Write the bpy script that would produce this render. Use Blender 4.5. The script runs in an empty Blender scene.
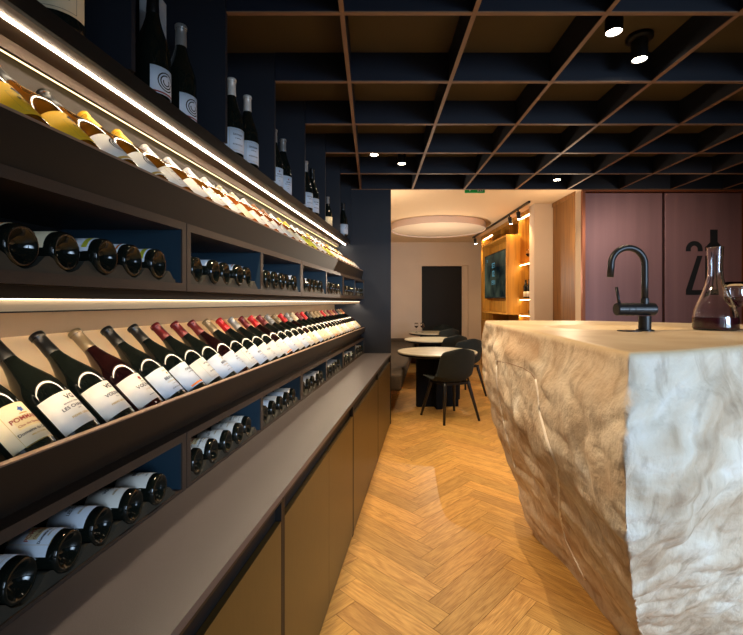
import bpy, bmesh, math, random
from mathutils import Vector, Matrix, noise
from mathutils.bvhtree import BVHTree
random.seed(7)
S = bpy.context.scene
C = S.collection
PI = math.pi

# ------------------------------------------------------------------ camera, world, lights, exposure
F = 430.0
EYE = 1.40
cam_d = bpy.data.cameras.new('camera')
cam = bpy.data.objects.new('camera', cam_d); C.objects.link(cam)
cam.location = (0, 0, EYE); cam.rotation_euler = (PI/2, 0, 0)
cam_d.sensor_width = 36.0; cam_d.lens = F/743*36.0
cam_d.shift_x = -(372.6-371.5)/743; cam_d.shift_y = -(317.5-302.0)/743
cam_d.clip_start = 0.02
S.camera = cam
S.view_settings.view_transform = 'Standard'
S.view_settings.look = 'None'
S.view_settings.gamma = 1.0
S.view_settings.use_curve_mapping = False
S.view_settings.exposure = 0.35

w = bpy.data.worlds.new('world'); S.world = w; w.use_nodes = True
w.node_tree.nodes['Background'].inputs[0].default_value = (0.50, 0.64, 0.92, 1)
w.node_tree.nodes['Background'].inputs[1].default_value = 0.06

def light(name, kind, loc, energy, color, target=None, **kw):
    d = bpy.data.lights.new(name, kind); d.energy = energy; d.color = color
    for k, v in kw.items(): setattr(d, k, v)
    o = bpy.data.objects.new(name, d); C.objects.link(o); o.location = loc
    if target is not None:
        o.rotation_euler = (Vector(target)-Vector(loc)).to_track_quat('-Z', 'Y').to_euler()
    return o
# daylight from the shop windows behind and to the right of the camera
light('window_daylight', 'AREA', (3.3, -2.4, 1.5), 34, (0.56, 0.76, 1.0), (1.45, 1.4, 0.75), shape='RECTANGLE', size=1.8, size_y=1.6, spread=math.radians(62))
light('window_daylight_far', 'AREA', (1.1, -3.0, 1.9), 8, (0.70, 0.82, 1.0), (0.4, 3.0, 1.6), shape='RECTANGLE', size=2.2, size_y=1.8)
WARM = (1.0, 0.74, 0.46)

# ------------------------------------------------------------------ helpers
def lin(r, g, b):
    f = lambda c: (c/255/12.92) if c/255 <= .04045 else ((c/255+.055)/1.055)**2.4
    return (f(r), f(g), f(b), 1.0)

def mat(name, col, rough=0.5, metal=0.0, noise_scale=None, noise_amt=0.15, bump=0.0, bump_scale=60, coat=0.0,
        emit=None, emit_s=0.0, spec=0.5, stretch=None, trans=0.0, ior=1.45):
    m = bpy.data.materials.new(name); m.use_nodes = True
    nt = m.node_tree; b = nt.nodes['Principled BSDF']
    b.inputs['Base Color'].default_value = col
    b.inputs['Roughness'].default_value = rough
    b.inputs['Metallic'].default_value = metal
    b.inputs['Specular IOR Level'].default_value = spec
    b.inputs['Coat Weight'].default_value = coat
    b.inputs['Transmission Weight'].default_value = trans
    b.inputs['IOR'].default_value = ior
    if emit:
        b.inputs['Emission Color'].default_value = emit
        b.inputs['Emission Strength'].default_value = emit_s
    if noise_scale or bump:
        tc = nt.nodes.new('ShaderNodeTexCoord'); mp = nt.nodes.new('ShaderNodeMapping')
        nt.links.new(tc.outputs['Object'], mp.inputs['Vector'])
        if stretch: mp.inputs['Scale'].default_value = stretch
    if noise_scale:
        n = nt.nodes.new('ShaderNodeTexNoise'); n.inputs['Scale'].default_value = noise_scale
        n.inputs['Detail'].default_value = 6
        nt.links.new(mp.outputs[0], n.inputs['Vector'])
        r = nt.nodes.new('ShaderNodeValToRGB')
        r.color_ramp.elements[0].position = 0.3; r.color_ramp.elements[1].position = 0.7
        r.color_ramp.elements[0].color = tuple(c*(1-noise_amt) for c in col[:3])+(1,)
        r.color_ramp.elements[1].color = tuple(min(1, c*(1+noise_amt)) for c in col[:3])+(1,)
        nt.links.new(n.outputs['Fac'], r.inputs['Fac']); nt.links.new(r.outputs[0], b.inputs['Base Color'])
    if bump:
        n2 = nt.nodes.new('ShaderNodeTexNoise'); n2.inputs['Scale'].default_value = bump_scale; n2.inputs['Detail'].default_value = 4
        nt.links.new(mp.outputs[0], n2.inputs['Vector'])
        bp = nt.nodes.new('ShaderNodeBump'); bp.inputs['Strength'].default_value = bump; bp.inputs['Distance'].default_value = 0.01
        nt.links.new(n2.outputs['Fac'], bp.inputs['Height']); nt.links.new(bp.outputs[0], b.inputs['Normal'])
    return m

def wood(name, c1, c2, scale=(30, 30, 2), rough=0.45):
    m = bpy.data.materials.new(name); m.use_nodes = True
    nt = m.node_tree; b = nt.nodes['Principled BSDF']; b.inputs['Roughness'].default_value = rough
    tc = nt.nodes.new('ShaderNodeTexCoord'); mp = nt.nodes.new('ShaderNodeMapping'); mp.inputs['Scale'].default_value = scale
    n = nt.nodes.new('ShaderNodeTexNoise'); n.inputs['Scale'].default_value = 1.0; n.inputs['Detail'].default_value = 8; n.inputs['Distortion'].default_value = 0.6
    r = nt.nodes.new('ShaderNodeValToRGB'); r.color_ramp.elements[0].color = c1; r.color_ramp.elements[1].color = c2
    r.color_ramp.elements[0].position = .3; r.color_ramp.elements[1].position = .7
    nt.links.new(tc.outputs['Object'], mp.inputs[0]); nt.links.new(mp.outputs[0], n.inputs[0])
    nt.links.new(n.outputs['Fac'], r.inputs[0]); nt.links.new(r.outputs[0], b.inputs['Base Color'])
    return m

def emis(name, col, s):
    m = bpy.data.materials.new(name); m.use_nodes = True; nt = m.node_tree
    nt.nodes.clear(); e = nt.nodes.new('ShaderNodeEmission'); o = nt.nodes.new('ShaderNodeOutputMaterial')
    e.inputs[0].default_value = col; e.inputs[1].default_value = s
    nt.links.new(e.outputs[0], o.inputs[0]); return m

def obj(name, bm, m, parent=None, loc=None, smooth=False):
    """link a bmesh as ONE object; bm coordinates are in the parent's (or its own) frame"""
    bmesh.ops.recalc_face_normals(bm, faces=bm.faces)
    me = bpy.data.meshes.new(name); bm.to_mesh(me); bm.free()
    mats = m if isinstance(m, (list, tuple)) else [m]
    for k in mats: me.materials.append(k)
    if smooth:
        for p in me.polygons: p.use_smooth = True
    o = bpy.data.objects.new(name, me); C.objects.link(o)
    if parent: o.parent = parent
    if loc is not None: o.location = loc
    return o

def tag(o, label=None, cat=None, group=None, kind=None):
    if label: o['label'] = label
    if cat: o['category'] = cat
    if group: o['group'] = group
    if kind: o['kind'] = kind
    return o

def thing(name, label, cat, loc=(0, 0, 0), rotz=0, group=None):
    o = bpy.data.objects.new(name, None); C.objects.link(o); o.empty_display_size = .1
    o.location = loc; o.rotation_euler = (0, 0, rotz)
    return tag(o, label, cat, group)

def children(o, memo={}):
    return [c for c in bpy.data.objects if c.parent == o]

def copy_tree(o, parent=None, kids=None):
    c = o.copy(); C.objects.link(c)
    if parent: c.parent = parent
    for ch in (kids[o] if kids and o in kids else []): copy_tree(ch, c, kids)
    return c
def kidmap(root):
    d = {}
    def rec(o):
        d[o] = list(o.children)
        for c in d[o]: rec(c)
    bpy.context.view_layer.update()
    rec(root); return d

def box(bm, x0, x1, y0, y1, z0, z1, mi=0):
    v = [bm.verts.new(p) for p in ((x0,y0,z0),(x1,y0,z0),(x1,y1,z0),(x0,y1,z0),(x0,y0,z1),(x1,y0,z1),(x1,y1,z1),(x0,y1,z1))]
    fs = [(0,3,2,1),(4,5,6,7),(0,1,5,4),(1,2,6,5),(2,3,7,6),(3,0,4,7)]
    out = []
    for f in fs:
        fc = bm.faces.new([v[i] for i in f]); fc.material_index = mi; out.append(fc)
    return v

def B(*boxes):
    bm = bmesh.new()
    for b in boxes: box(bm, *b)
    return bm

def bevel(bm, w=.004, seg=2):
    bmesh.ops.bevel(bm, geom=list(bm.edges), offset=w, segments=seg, affect='EDGES', profile=.5)
    return bm

def lathe(bm, prof, seg=24, cap=False, mi=0, arc=(0, 2*PI)):
    full = abs(arc[1]-arc[0]-2*PI) < 1e-6
    n = seg if full else seg+1
    rings = []
    for r, z in prof:
        if r < 1e-6 and full:
            rings.append([bm.verts.new((0, 0, z))]*n)
        else:
            rings.append([bm.verts.new((r*math.sin(arc[0]+(arc[1]-arc[0])*i/seg), -r*math.cos(arc[0]+(arc[1]-arc[0])*i/seg), z)) for i in range(n)])
    for a, b in zip(rings, rings[1:]):
        for i in range(seg):
            j = (i+1) % n
            vs = []
            for q in (a[i], a[j], b[j], b[i]):
                if q not in vs: vs.append(q)
            if len(vs) >= 3:
                try: bm.faces.new(vs).material_index = mi
                except ValueError: pass
    return bm

def tube(bm, pts, rad, seg=10, caps=True, mi=0):
    pts = [Vector(p) for p in pts]
    rads = rad if isinstance(rad, (list, tuple)) else [rad]*len(pts)
    rings = []; up = None
    for i, p in enumerate(pts):
        t = (pts[min(i+1, len(pts)-1)]-pts[max(i-1, 0)]).normalized()
        if up is None:
            up = t.orthogonal().normalized()
        else:
            up = (up - t*up.dot(t)).normalized()
        s = t.cross(up)
        rings.append([bm.verts.new(p+(up*math.cos(2*PI*k/seg)+s*math.sin(2*PI*k/seg))*rads[i]) for k in range(seg)])
    for a, b in zip(rings, rings[1:]):
        for k in range(seg):
            bm.faces.new((a[k], a[(k+1)%seg], b[(k+1)%seg], b[k])).material_index = mi
    if caps:
        bm.faces.new(rings[0]).material_index = mi; bm.faces.new(rings[-1]).material_index = mi
    return bm

# the wine wall runs obliquely: l = distance left of the camera's line along the wall, d = depth into the room
TH = math.tan(math.radians(7.73))
def WX(l, d): return d*TH - l*1.009
def sbox(bm, l0, l1, d0, d1, z0, z1, org=(0,0,0), mi=0, ltop=None):
    """box whose long sides follow the oblique wall; ltop=(l0,l1) gives other l at the top"""
    lt = ltop or (l0, l1)
    P = []
    for z, (a, b) in ((z0, (l0, l1)), (z1, lt)):
        for l, d in ((b, d0), (a, d0), (a, d1), (b, d1)):
            P.append((WX(l, d)-org[0], d-org[1], z-org[2]))
    v = [bm.verts.new(p) for p in P]
    for f in ((0,3,2,1),(4,5,6,7),(0,1,5,4),(1,2,6,5),(2,3,7,6),(3,0,4,7)):
        bm.faces.new([v[i] for i in f]).material_index = mi
def sprism(bm, poly, d0, d1, org=(0,0,0), mi=0):
    """polygon of (l, z) extruded along the wall"""
    a = [bm.verts.new((WX(l, d0)-org[0], d0-org[1], z-org[2])) for l, z in poly]
    b = [bm.verts.new((WX(l, d1)-org[0], d1-org[1], z-org[2])) for l, z in poly]
    n = len(poly)
    bm.faces.new(a).material_index = mi; bm.faces.new(b[::-1]).material_index = mi
    for i in range(n):
        bm.faces.new((a[i], a[(i+1)%n], b[(i+1)%n], b[i])).material_index = mi

# ------------------------------------------------------------------ materials
M = {}
M['navy']    = mat('navy_paint', lin(26, 29, 37), .55, noise_scale=3, noise_amt=.12)
M['navy_in'] = mat('navy_lacquer', lin(30, 52, 66), .5, noise_scale=4, noise_amt=.1)
M['bronze']  = mat('bronze_laminate', lin(62, 51, 44), .42, noise_scale=400, noise_amt=.18)
M['bronze_d']= mat('dark_bronze', lin(20, 17, 15), .5, noise_scale=300, noise_amt=.15)
M['door']    = mat('bronze_door', lin(96, 77, 40), .40, metal=.3, noise_scale=120, noise_amt=.06, stretch=(1, 1, .1))
M['counter'] = mat('counter_laminate', lin(87, 82, 83), .34, noise_scale=600, noise_amt=.2)
M['black']   = mat('black_gap', lin(10, 10, 12), .7)  # black parts, also shade painted in the handle recess and doorway
M['blackm']  = mat('matt_black_metal', lin(26, 26, 27), .38, metal=.3)
M['slope']   = mat('cream_board', lin(228, 198, 156), .6, noise_scale=5, noise_amt=.06)
M['taupe']   = mat('taupe_board', lin(150, 126, 100), .6, noise_scale=4, noise_amt=.1)
M['taupe_d'] = mat('dark_taupe_board', lin(54, 44, 35), .6)
M['under']   = mat('brown_underside', lin(92, 75, 60), .6)
M['lip']     = mat('bronze_lip', lin(150, 122, 100), .4)
M['ceil']    = mat('olive_ceiling', lin(74, 65, 46), .8, noise_scale=200, noise_amt=.1)
M['fin']     = mat('navy_fin', lin(13, 19, 32), .6)
M['finedge'] = mat('brown_edge', lin(128, 98, 74), .5)  # lower fin edges browner than the navy faces
M['cream']   = mat('cream_plaster', lin(214, 194, 172), .85, noise_scale=2, noise_amt=.03)
M['creamc']  = mat('cream_ceiling', lin(226, 200, 164), .85)
M['oak']     = wood('oak_panel', lin(156, 104, 34), lin(204, 148, 56), (18, 18, 1.2))
M['oakd']    = wood('brown_oak_door', lin(112, 76, 36), lin(156, 108, 54), (40, 40, 1.5))
M['cubback'] = mat('shadow_black_back', lin(14, 15, 18), .8)  # near black paints the shade deep inside the cubbies
M['fabric']  = mat('boucle_fabric', lin(72, 62, 50), .95, noise_scale=90, noise_amt=.35, bump=.5, bump_scale=140)
M['chair']   = mat('dark_green_fabric', lin(34, 39, 36), .9, noise_scale=150, noise_amt=.25, bump=.2, bump_scale=300)
M['chairleg']= mat('black_stained_leg', lin(23, 24, 26), .4)
M['pedestal']= mat('black_pedestal', lin(22, 22, 23), .85, spec=.15)
M['tabletop']= mat('pale_stone_top', lin(196, 190, 165), .35, noise_scale=6, noise_amt=.15)
M['ledw']    = emis('led_warm', (1.0, .82, .60, 1), 52)
M['ledlow']  = emis('led_warm_low', (1.0, .80, .56, 1), 34)
M['ledline'] = emis('led_line', (1.0, .84, .66, 1), 3.5)
M['ledslit'] = emis('led_slit', (1.0, .74, .34, 1), 3.0)
M['ledshelf']= emis('led_shelf', (1.0, .72, .34, 1), 26)
M['lamp']    = emis('lamp_lens', (1.0, .86, .66, 1), 40)
M['glassdark'] = mat('dark_bottle_glass', (0.006, 0.008, 0.006, 1), .06, coat=.2, spec=.5)
M['glassred'] = mat('red_wine_glass', (0.012, 0.003, 0.003, 1), .07, coat=.5, spec=.6)
M['glassamb'] = mat('amber_bottle_glass', lin(112, 66, 12), .07, coat=.5, spec=.6)
M['glassrose']= mat('rose_bottle_glass', lin(160, 82, 26), .08, coat=.5, spec=.6)
CAP = {'black': (22,22,22), 'dark red': (98,14,20), 'bright red': (178,16,22), 'grey': (130,128,124), 'tan': (128,108,78),
       'cream': (196,182,150), 'yellow': (226,170,20), 'white': (214,208,198), 'copper': (150,92,50)}
for k, v in CAP.items(): M['cap '+k] = mat('capsule_'+k.replace(' ', '_'), lin(*v), .3, metal=.2)
LAB = {'white': (232,226,214), 'cream': (228,212,176), 'yellow': (240,186,28), 'lime': (206,204,60), 'cool': (214,222,232)}
for k, v in LAB.items(): M['lab '+k] = mat('label_'+k, lin(*v), .75, noise_scale=50, noise_amt=.03)
M['ink'] = mat('label_ink', lin(30, 26, 26), .7)
M['inkred'] = mat('label_ink_red', lin(150, 52, 40), .7)
M['inkgold'] = mat('label_ink_gold', lin(186, 150, 60), .5)
M['inkor'] = mat('label_ink_orange', lin(226, 120, 30), .6)
M['inkblue'] = mat('label_ink_blue', lin(50, 84, 150), .6)
M['patch'] = mat('label_patch_gold', lin(226, 204, 150), .7)

# copper panels: brushed metal
def copper():
    m = mat('brushed_copper', lin(146, 108, 106), .5, metal=.45, noise_scale=1.2, noise_amt=.12, bump=.02, bump_scale=30, stretch=(7, 1, .4))
    return m
M['copper'] = copper()

# floor planks: uv along the plank, random tone per plank in a colour attribute
def floor_mat():
    m = bpy.data.materials.new('herringbone_oak'); m.use_nodes = True
    nt = m.node_tree; b = nt.nodes['Principled BSDF']; L = nt.links.new
    uv = nt.nodes.new('ShaderNodeUVMap'); uv.uv_map = 'uv'
    at = nt.nodes.new('ShaderNodeAttribute'); at.attribute_name = 'tone'
    mp = nt.nodes.new('ShaderNodeMapping'); mp.inputs['Scale'].default_value = (1.1, 11, 1)
    L(uv.outputs[0], mp.inputs[0])
    n = nt.nodes.new('ShaderNodeTexNoise'); n.inputs['Scale'].default_value = 1.0; n.inputs['Detail'].default_value = 2; n.inputs['Distortion'].default_value = .4
    L(mp.outputs[0], n.inputs[0])
    # cathedral grain: rings of the noise value
    mu = nt.nodes.new('ShaderNodeMath'); mu.operation = 'MULTIPLY'; mu.inputs[1].default_value = 60
    L(n.outputs['Fac'], mu.inputs[0])
    si = nt.nodes.new('ShaderNodeMath'); si.operation = 'SINE'; L(mu.outputs[0], si.inputs[0])
    mp2 = nt.nodes.new('ShaderNodeMapping'); mp2.inputs['Scale'].default_value = (14, 420, 1); L(uv.outputs[0], mp2.inputs[0])
    n2 = nt.nodes.new('ShaderNodeTexNoise'); n2.inputs['Scale'].default_value = 1; n2.inputs['Detail'].default_value = 3; L(mp2.outputs[0], n2.inputs[0])
    ad = nt.nodes.new('ShaderNodeMath'); ad.operation = 'MULTIPLY_ADD'; ad.inputs[1].default_value = .075; L(si.outputs[0], ad.inputs[0]); L(n2.outputs['Fac'], ad.inputs[2])
    r = nt.nodes.new('ShaderNodeValToRGB')
    r.color_ramp.elements[0].position = .22; r.color_ramp.elements[0].color = lin(156, 108, 50)
    r.color_ramp.elements[1].position = .66; r.color_ramp.elements[1].color = lin(218, 172, 98)
    L(ad.outputs[0], r.inputs[0])
    hs = nt.nodes.new('ShaderNodeMixRGB'); hs.blend_type = 'MULTIPLY'; hs.inputs[0].default_value = 1.0
    L(r.outputs[0], hs.inputs[1]); L(at.outputs['Color'], hs.inputs[2])
    L(hs.outputs[0], b.inputs['Base Color'])
    b.inputs['Roughness'].default_value = .42
    bp = nt.nodes.new('ShaderNodeBump'); bp.inputs['Strength'].default_value = .12; bp.inputs['Distance'].default_value = .003
    L(ad.outputs[0], bp.inputs['Height']); L(bp.outputs[0], b.inputs['Normal'])
    return m
M['floor'] = floor_mat()
M['seam'] = mat('floor_joint', lin(92, 58, 28), .7)

# ------------------------------------------------------------------ setting: floor
def build_floor():
    bm = bmesh.new(); uvl = bm.loops.layers.uv.new('uv'); col = bm.loops.layers.float_color.new('tone')
    v = [bm.verts.new(p) for p in ((-2.2, -3.2, -.012), (5.2, -3.2, -.012), (5.2, 11.2, -.012), (-2.2, 11.2, -.012))]
    f = bm.faces.new(v); f.material_index = 1
    v2 = [bm.verts.new(p) for p in ((-2.2, -3.2, -.003), (5.2, -3.2, -.003), (5.2, 11.2, -.003), (-2.2, 11.2, -.003))]
    f = bm.faces.new(v2); f.material_index = 1
    Lp, Wp = .60, .120
    g = .0009
    c45 = math.cos(PI/4)
    rnd = random.Random(3)
    n = int(round(Lp/Wp))
    # herringbone in its own grid (a, b), rotated 45 degrees so that the zigzag columns run into the room
    def put(a0, b0, a1, b1, horiz):
        cx = (a0+a1)/2; cy = (b0+b1)/2
        X = (cx-cy)*c45; Y = (cx+cy)*c45
        X += .345; Y += .06
        if not (-1.4 < X < 5.0 and -2.8 < Y < 11.0): return
        t = rnd.uniform(.80, 1.10); tt = (t*rnd.uniform(.97, 1.03), t*.98, t*rnd.uniform(.88, 1.0), 1)
        ou, ov = rnd.uniform(0, 50), rnd.uniform(0, 50)
        pts = []
        for a, b in ((a0+g, b0+g), (a1-g, b0+g), (a1-g, b1-g), (a0+g, b1-g)):
            pts.append((a, b))
        vs = [bm.verts.new(((a-b)*c45+.345, (a+b)*c45+.06, 0)) for a, b in pts]
        fc = bm.faces.new(vs); fc.material_index = 0
        for lp, (a, b) in zip(fc.loops, pts):
            lp[uvl].uv = ((a-a0+ou, b-b0+ov) if horiz else (b-b0+ou, a-a0+ov))
            lp[col] = tt
    # tiling: offsets; horizontal plank at (k*W + 2L*m.., ...) classic herringbone lattice
    for i in range(-90, 130):
        for j in range(-14, 16):
            # step along the diagonal (W, W); next column shifted by (L, -L)
            a = i*Wp + j*Lp; b = i*Wp - j*Lp
            put(a, b, a+Lp, b+Wp, True)
            put(a, b+Wp-0.0, a+Wp, b+Wp+Lp, False) if False else put(a-Wp+0.0, b, a, b+Lp, False) if False else put(a+0, b+Wp, a+Wp, b+Wp+Lp, False)
    bmesh.ops.remove_doubles(bm, verts=[], dist=0)
    o = obj('floor', bm, [M['floor'], M['seam']])
    for p in o.data.polygons: pass
    return tag(o, kind='structure')
build_floor()

def struct(name, bm, m): return tag(obj(name, bm, m), kind='structure')

# walls
D_END = 4.94
bm = bmesh.new(); sbox(bm, 1.22, 1.34, -3.0, 10.9, 0, 2.86)
struct('wall_left', bm, M['navy'])
struct('wall_pier', B((-1.0+.0, .211, D_END, D_END+.14, 0, 2.86)), M['navy'])
# cream skin of the lounge side
bm = bmesh.new(); sbox(bm, 1.20, 1.219, D_END+.15, 10.49, 0, 2.86); struct('wall_lounge_left', bm, M['cream'])
struct('wall_back', B((-.2, 1.20, 10.5, 10.62, 0, 2.86), (1.20, 2.20, 10.5, 10.62, 2.28, 2.86), (2.34, 3.2, 10.5, 10.62, 0, 2.86), (2.20, 2.34, 10.58, 10.62, 0, 2.30), (2.20, 2.34, 10.5, 10.62, 2.30, 2.86)), M['cream'])
struct('door_dark_room', B((1.17, 2.23, 10.625, 10.66, 0, 2.32)), M['black'])  # black sheet stands in for the unlit room beyond the doorway
struct('wall_lounge_right', B((2.67, 2.79, 5.10, 5.66, 0, 2.86), (2.40, 2.79, 6.38, 6.58, 0, 2.86), (2.80, 2.92, 6.59, 10.49, 0, 2.86)), M['cream'])
struct('door_2', B((2.672, 2.76, 5.67, 6.37, 0.005, 2.80), (2.66, 2.76, 5.665, 6.375, 2.80, 2.858)), M['oakd'])
struct('wall_copper', B((2.47, 5.0, 5.03, 5.09, 0, 2.86)), M['navy'])
struct('wall_return', B((2.402, 2.433, 4.956, 5.095, 0, 2.685)), M['cream'])
struct('trim_copper', B((2.40, 2.435, D_END-.02, 4.955, 0, 2.685), (4.262, 4.30, D_END-.02, 5.02, 0, 2.685), (2.435, 4.262, D_END-.02, 5.02, 2.665, 2.685)), mat('copper_frame', lin(150, 84, 50), .4, metal=.5))
struct('wall_right', B((5.0, 5.1, -.6, 5.09, 0, 2.86)), M['navy'])
struct('ceiling', B((-1.6, 5.1, -3.0, D_END, 2.86, 2.9)), M['ceil'])
struct('ceiling_lounge', B((-1.0, 3.3, D_END+.001, 10.7, 2.861, 2.91)), M['creamc'])
# coffered fins
def fin(name, x0, x1, y0, y1):
    z0, z1 = EYE+1.29, 2.86
    bm = B((x0, x1, y0, y1, z0+.006, z1-.0005, 0), (x0, x1, y0, y1, z0, z0+.0055, 1))
    struct(name, bm, [M['fin'], M['finedge']])
k = 1
for n in range(-4, 6):
    y = 1.926+.602*n
    fin('trim_%d' % k, WX(.905, y)+.0, 5.0, y-.011, y+.011); k += 1
for i in range(-1, 9):
    x = -.137+.593*i
    for n in range(-4, 5):
        ya = 1.926+.602*n+.0115; yb = ya+.602-.023
        if x < WX(.90, yb): continue
        fin('trim_%d' % k, x-.011, x+.011, ya, yb); k += 1

# ------------------------------------------------------------------ copper panels with the emblem
PX = 4.94/430
def pxz(x, y): return ((x-372.6)*PX, EYE+(302-y)*PX)
def flat(bm, pts, y, t=.004):
    a = [bm.verts.new((x, y-t, z)) for x, z in pts]; b = [bm.verts.new((x, y, z)) for x, z in pts]
    fs = [bm.faces.new(a), bm.faces.new(b[::-1])]
    n = len(pts)
    for i in range(n): bm.faces.new((a[i], a[(i+1)%n], b[(i+1)%n], b[i]))
    bm.normal_update(); bmesh.ops.triangulate(bm, faces=fs)
for i, (xa, xb) in enumerate(((2.445, 3.335), (3.365, 4.25))):
    t = thing('copper_panel', ['brushed copper wall panel without any emblem, left of the numbered one', 'brushed copper wall panel carrying the black numeral and bottle emblem'][i], 'wall panel', ((xa+xb)/2, 4.98, 0), 0)
    hw = (xb-xa)/2
    obj('panel_face', bevel(B((-hw, hw, -.03, .03, .01, 2.655)), .004), M['copper'], t)
    if i == 1:
        org = Vector(((xa+xb)/2, 4.98, 0))
        def loc(pts): return [(pxz(x, y)[0]-org.x, pxz(x, y)[1]) for x, y in pts]
        bm = bmesh.new()
        cx, cy, ro, ri = 694.75, 249.2, 8.3, 3.6
        arc = [(cx-ro*math.cos(a), cy-ro*math.sin(a)) for a in [PI*q/14 for q in range(15)]]
        arc2 = [(cx+ri*math.cos(a), cy-ri*math.sin(a)) for a in [PI*q/14 for q in range(15)]]
        flat(bm, loc([(cx-ro, 251.2)]+arc+[(cx+ro, 251.2), (cx+ri, 251.2)]+arc2+[(cx-ri, 251.2)]), -.031)
        flat(bm, loc([(697.8, 255.7), (702.9, 255.7), (692.3, 290), (703, 290), (703, 294.8), (686.5, 294.8), (686.5, 290)]), -.031)
        obj('numeral', bm, M['black'], t)
        bm = bmesh.new()
        flat(bm, loc([(710.7, 229.5), (718, 229.5), (718, 242), (722.9, 247), (722.9, 251.2), (718.7, 251.2), (718.7, 248), (710, 248), (710, 251.2), (705.8, 251.2), (705.8, 247), (710.7, 242)]), -.031)
        flat(bm, loc([(718.7, 255.7), (722.9, 255.7), (722.9, 294.8), (705.8, 294.8), (705.8, 255.7), (710, 255.7), (710, 290), (718.7, 290)]), -.031)
        obj('bottle_emblem', bm, M['black'], t)

# ------------------------------------------------------------------ base cabinets and counter
ZC = EYE-.587
units = [(-.49, .145), (.145, 1.355), (1.355, 2.58), (2.58, 3.79), (3.79, 4.93)]
ulab = ['nearest the camera, almost wholly outside the picture', 'second from the camera, cut by the lower picture edge', 'third from the camera, level with the start of the stone bar', 'fourth from the camera, halfway to the lounge', 'farthest from the camera, against the navy pier']
for i, (a, b) in enumerate(units):
    org = Vector((WX(.8, (a+b)/2), (a+b)/2, 0))
    t = thing('base_cabinet', 'bronze base cabinet '+ulab[i], 'cabinet', org, 0, 'base cabinets under the counter')
    bm = bmesh.new()
    sbox(bm, .485, 1.18, a+.002, b-.002, .03, ZC-.036, org)
    sbox(bm, .462, 1.18, a+.002, a+.014, .0, ZC-.022, org)
    sbox(bm, .462, 1.18, b-.014, b-.002, .0, ZC-.022, org)
    sbox(bm, .462, .50, a+.014, b-.014, ZC-.036, ZC-.022, org)
    obj('carcass', bm, M['bronze_d'], t)
    nd = 1 if i == 0 else 2
    for q in range(nd):
        da = a+.016+(b-a-.032)*q/nd; db = a+.016+(b-a-.032)*(q+1)/nd
        bm = bmesh.new(); sbox(bm, .462, .4795, da+.0012, db-.0012, .012, ZC-.096, org)
        obj('door', bm, M['door'], t)
    bm = bmesh.new(); sbox(bm, .4805, .4848, a+.016, b-.016, ZC-.12, ZC-.0365, org); obj('recess_shade', bm, M['black'], t)  # black strip paints the shade inside the handle recess
    bm = bmesh.new(); sbox(bm, .470, .50, b-.014, b-.004, 0.0, .0, org) if False else None
org = Vector((WX(.8, 2.2), 2.2, ZC-.02))
t = obj('countertop', (lambda bm: (sbox(bm, .456, 1.18, -.49, D_END-.003, ZC-.02, ZC, org), bm)[1])(bmesh.new()), M['counter'], loc=org)
tag(t, 'long grey brown laminate countertop running along the wine wall', 'countertop')

# ------------------------------------------------------------------ cubby racks (lower and upper rows)
def cradle(bm, a, b, l0, l1, z, org, cs):
    N = 60
    pts = []
    for q in range(N+1):
        d = a+(b-a)*q/N
        m = min(abs(d-c) for c in cs)
        h = .004+.030*(0.5-0.5*math.cos(min(m, .05)/.05*PI))
        if m < .0424: h = min(h, .0485-math.sqrt(.0425**2-m*m))
        if d > max(cs)+.05: h = .034*max(0.25, 1-(d-max(cs)-.05)/.03)
        pts.append((d, z+h))
    for (d0, h0), (d1, h1) in zip(pts, pts[1:]):
        A = [(l0, d0, z), (l0, d1, z), (l0, d1, h1), (l0, d0, h0)]
        Bk = [(l1, d0, z), (l1, d1, z), (l1, d1, h1), (l1, d0, h0)]
        va = [bm.verts.new((WX(l, d)-org[0], d-org[1], zz-org[2])) for l, d, zz in A]
        vb = [bm.verts.new((WX(l, d)-org[0], d-org[1], zz-org[2])) for l, d, zz in Bk]
        bm.faces.new(va); bm.faces.new(vb); bm.faces.new((va[2], va[3], vb[3], vb[2]))
    bmesh.ops.remove_doubles(bm, verts=bm.verts, dist=.0002)
rack_spots = {'lower': [], 'upper': []}
runits = [(-.49, .145), (.145, 1.350), (1.350, 2.555), (2.555, 3.765), (3.765, 4.937)]
pos = ['nearest the camera', 'second unit from the camera', 'third unit from the camera', 'fourth unit from the camera', 'farthest unit, against the navy pier']
M['cradle'] = mat('dark_cradle', lin(54, 53, 46), .5)
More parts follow.
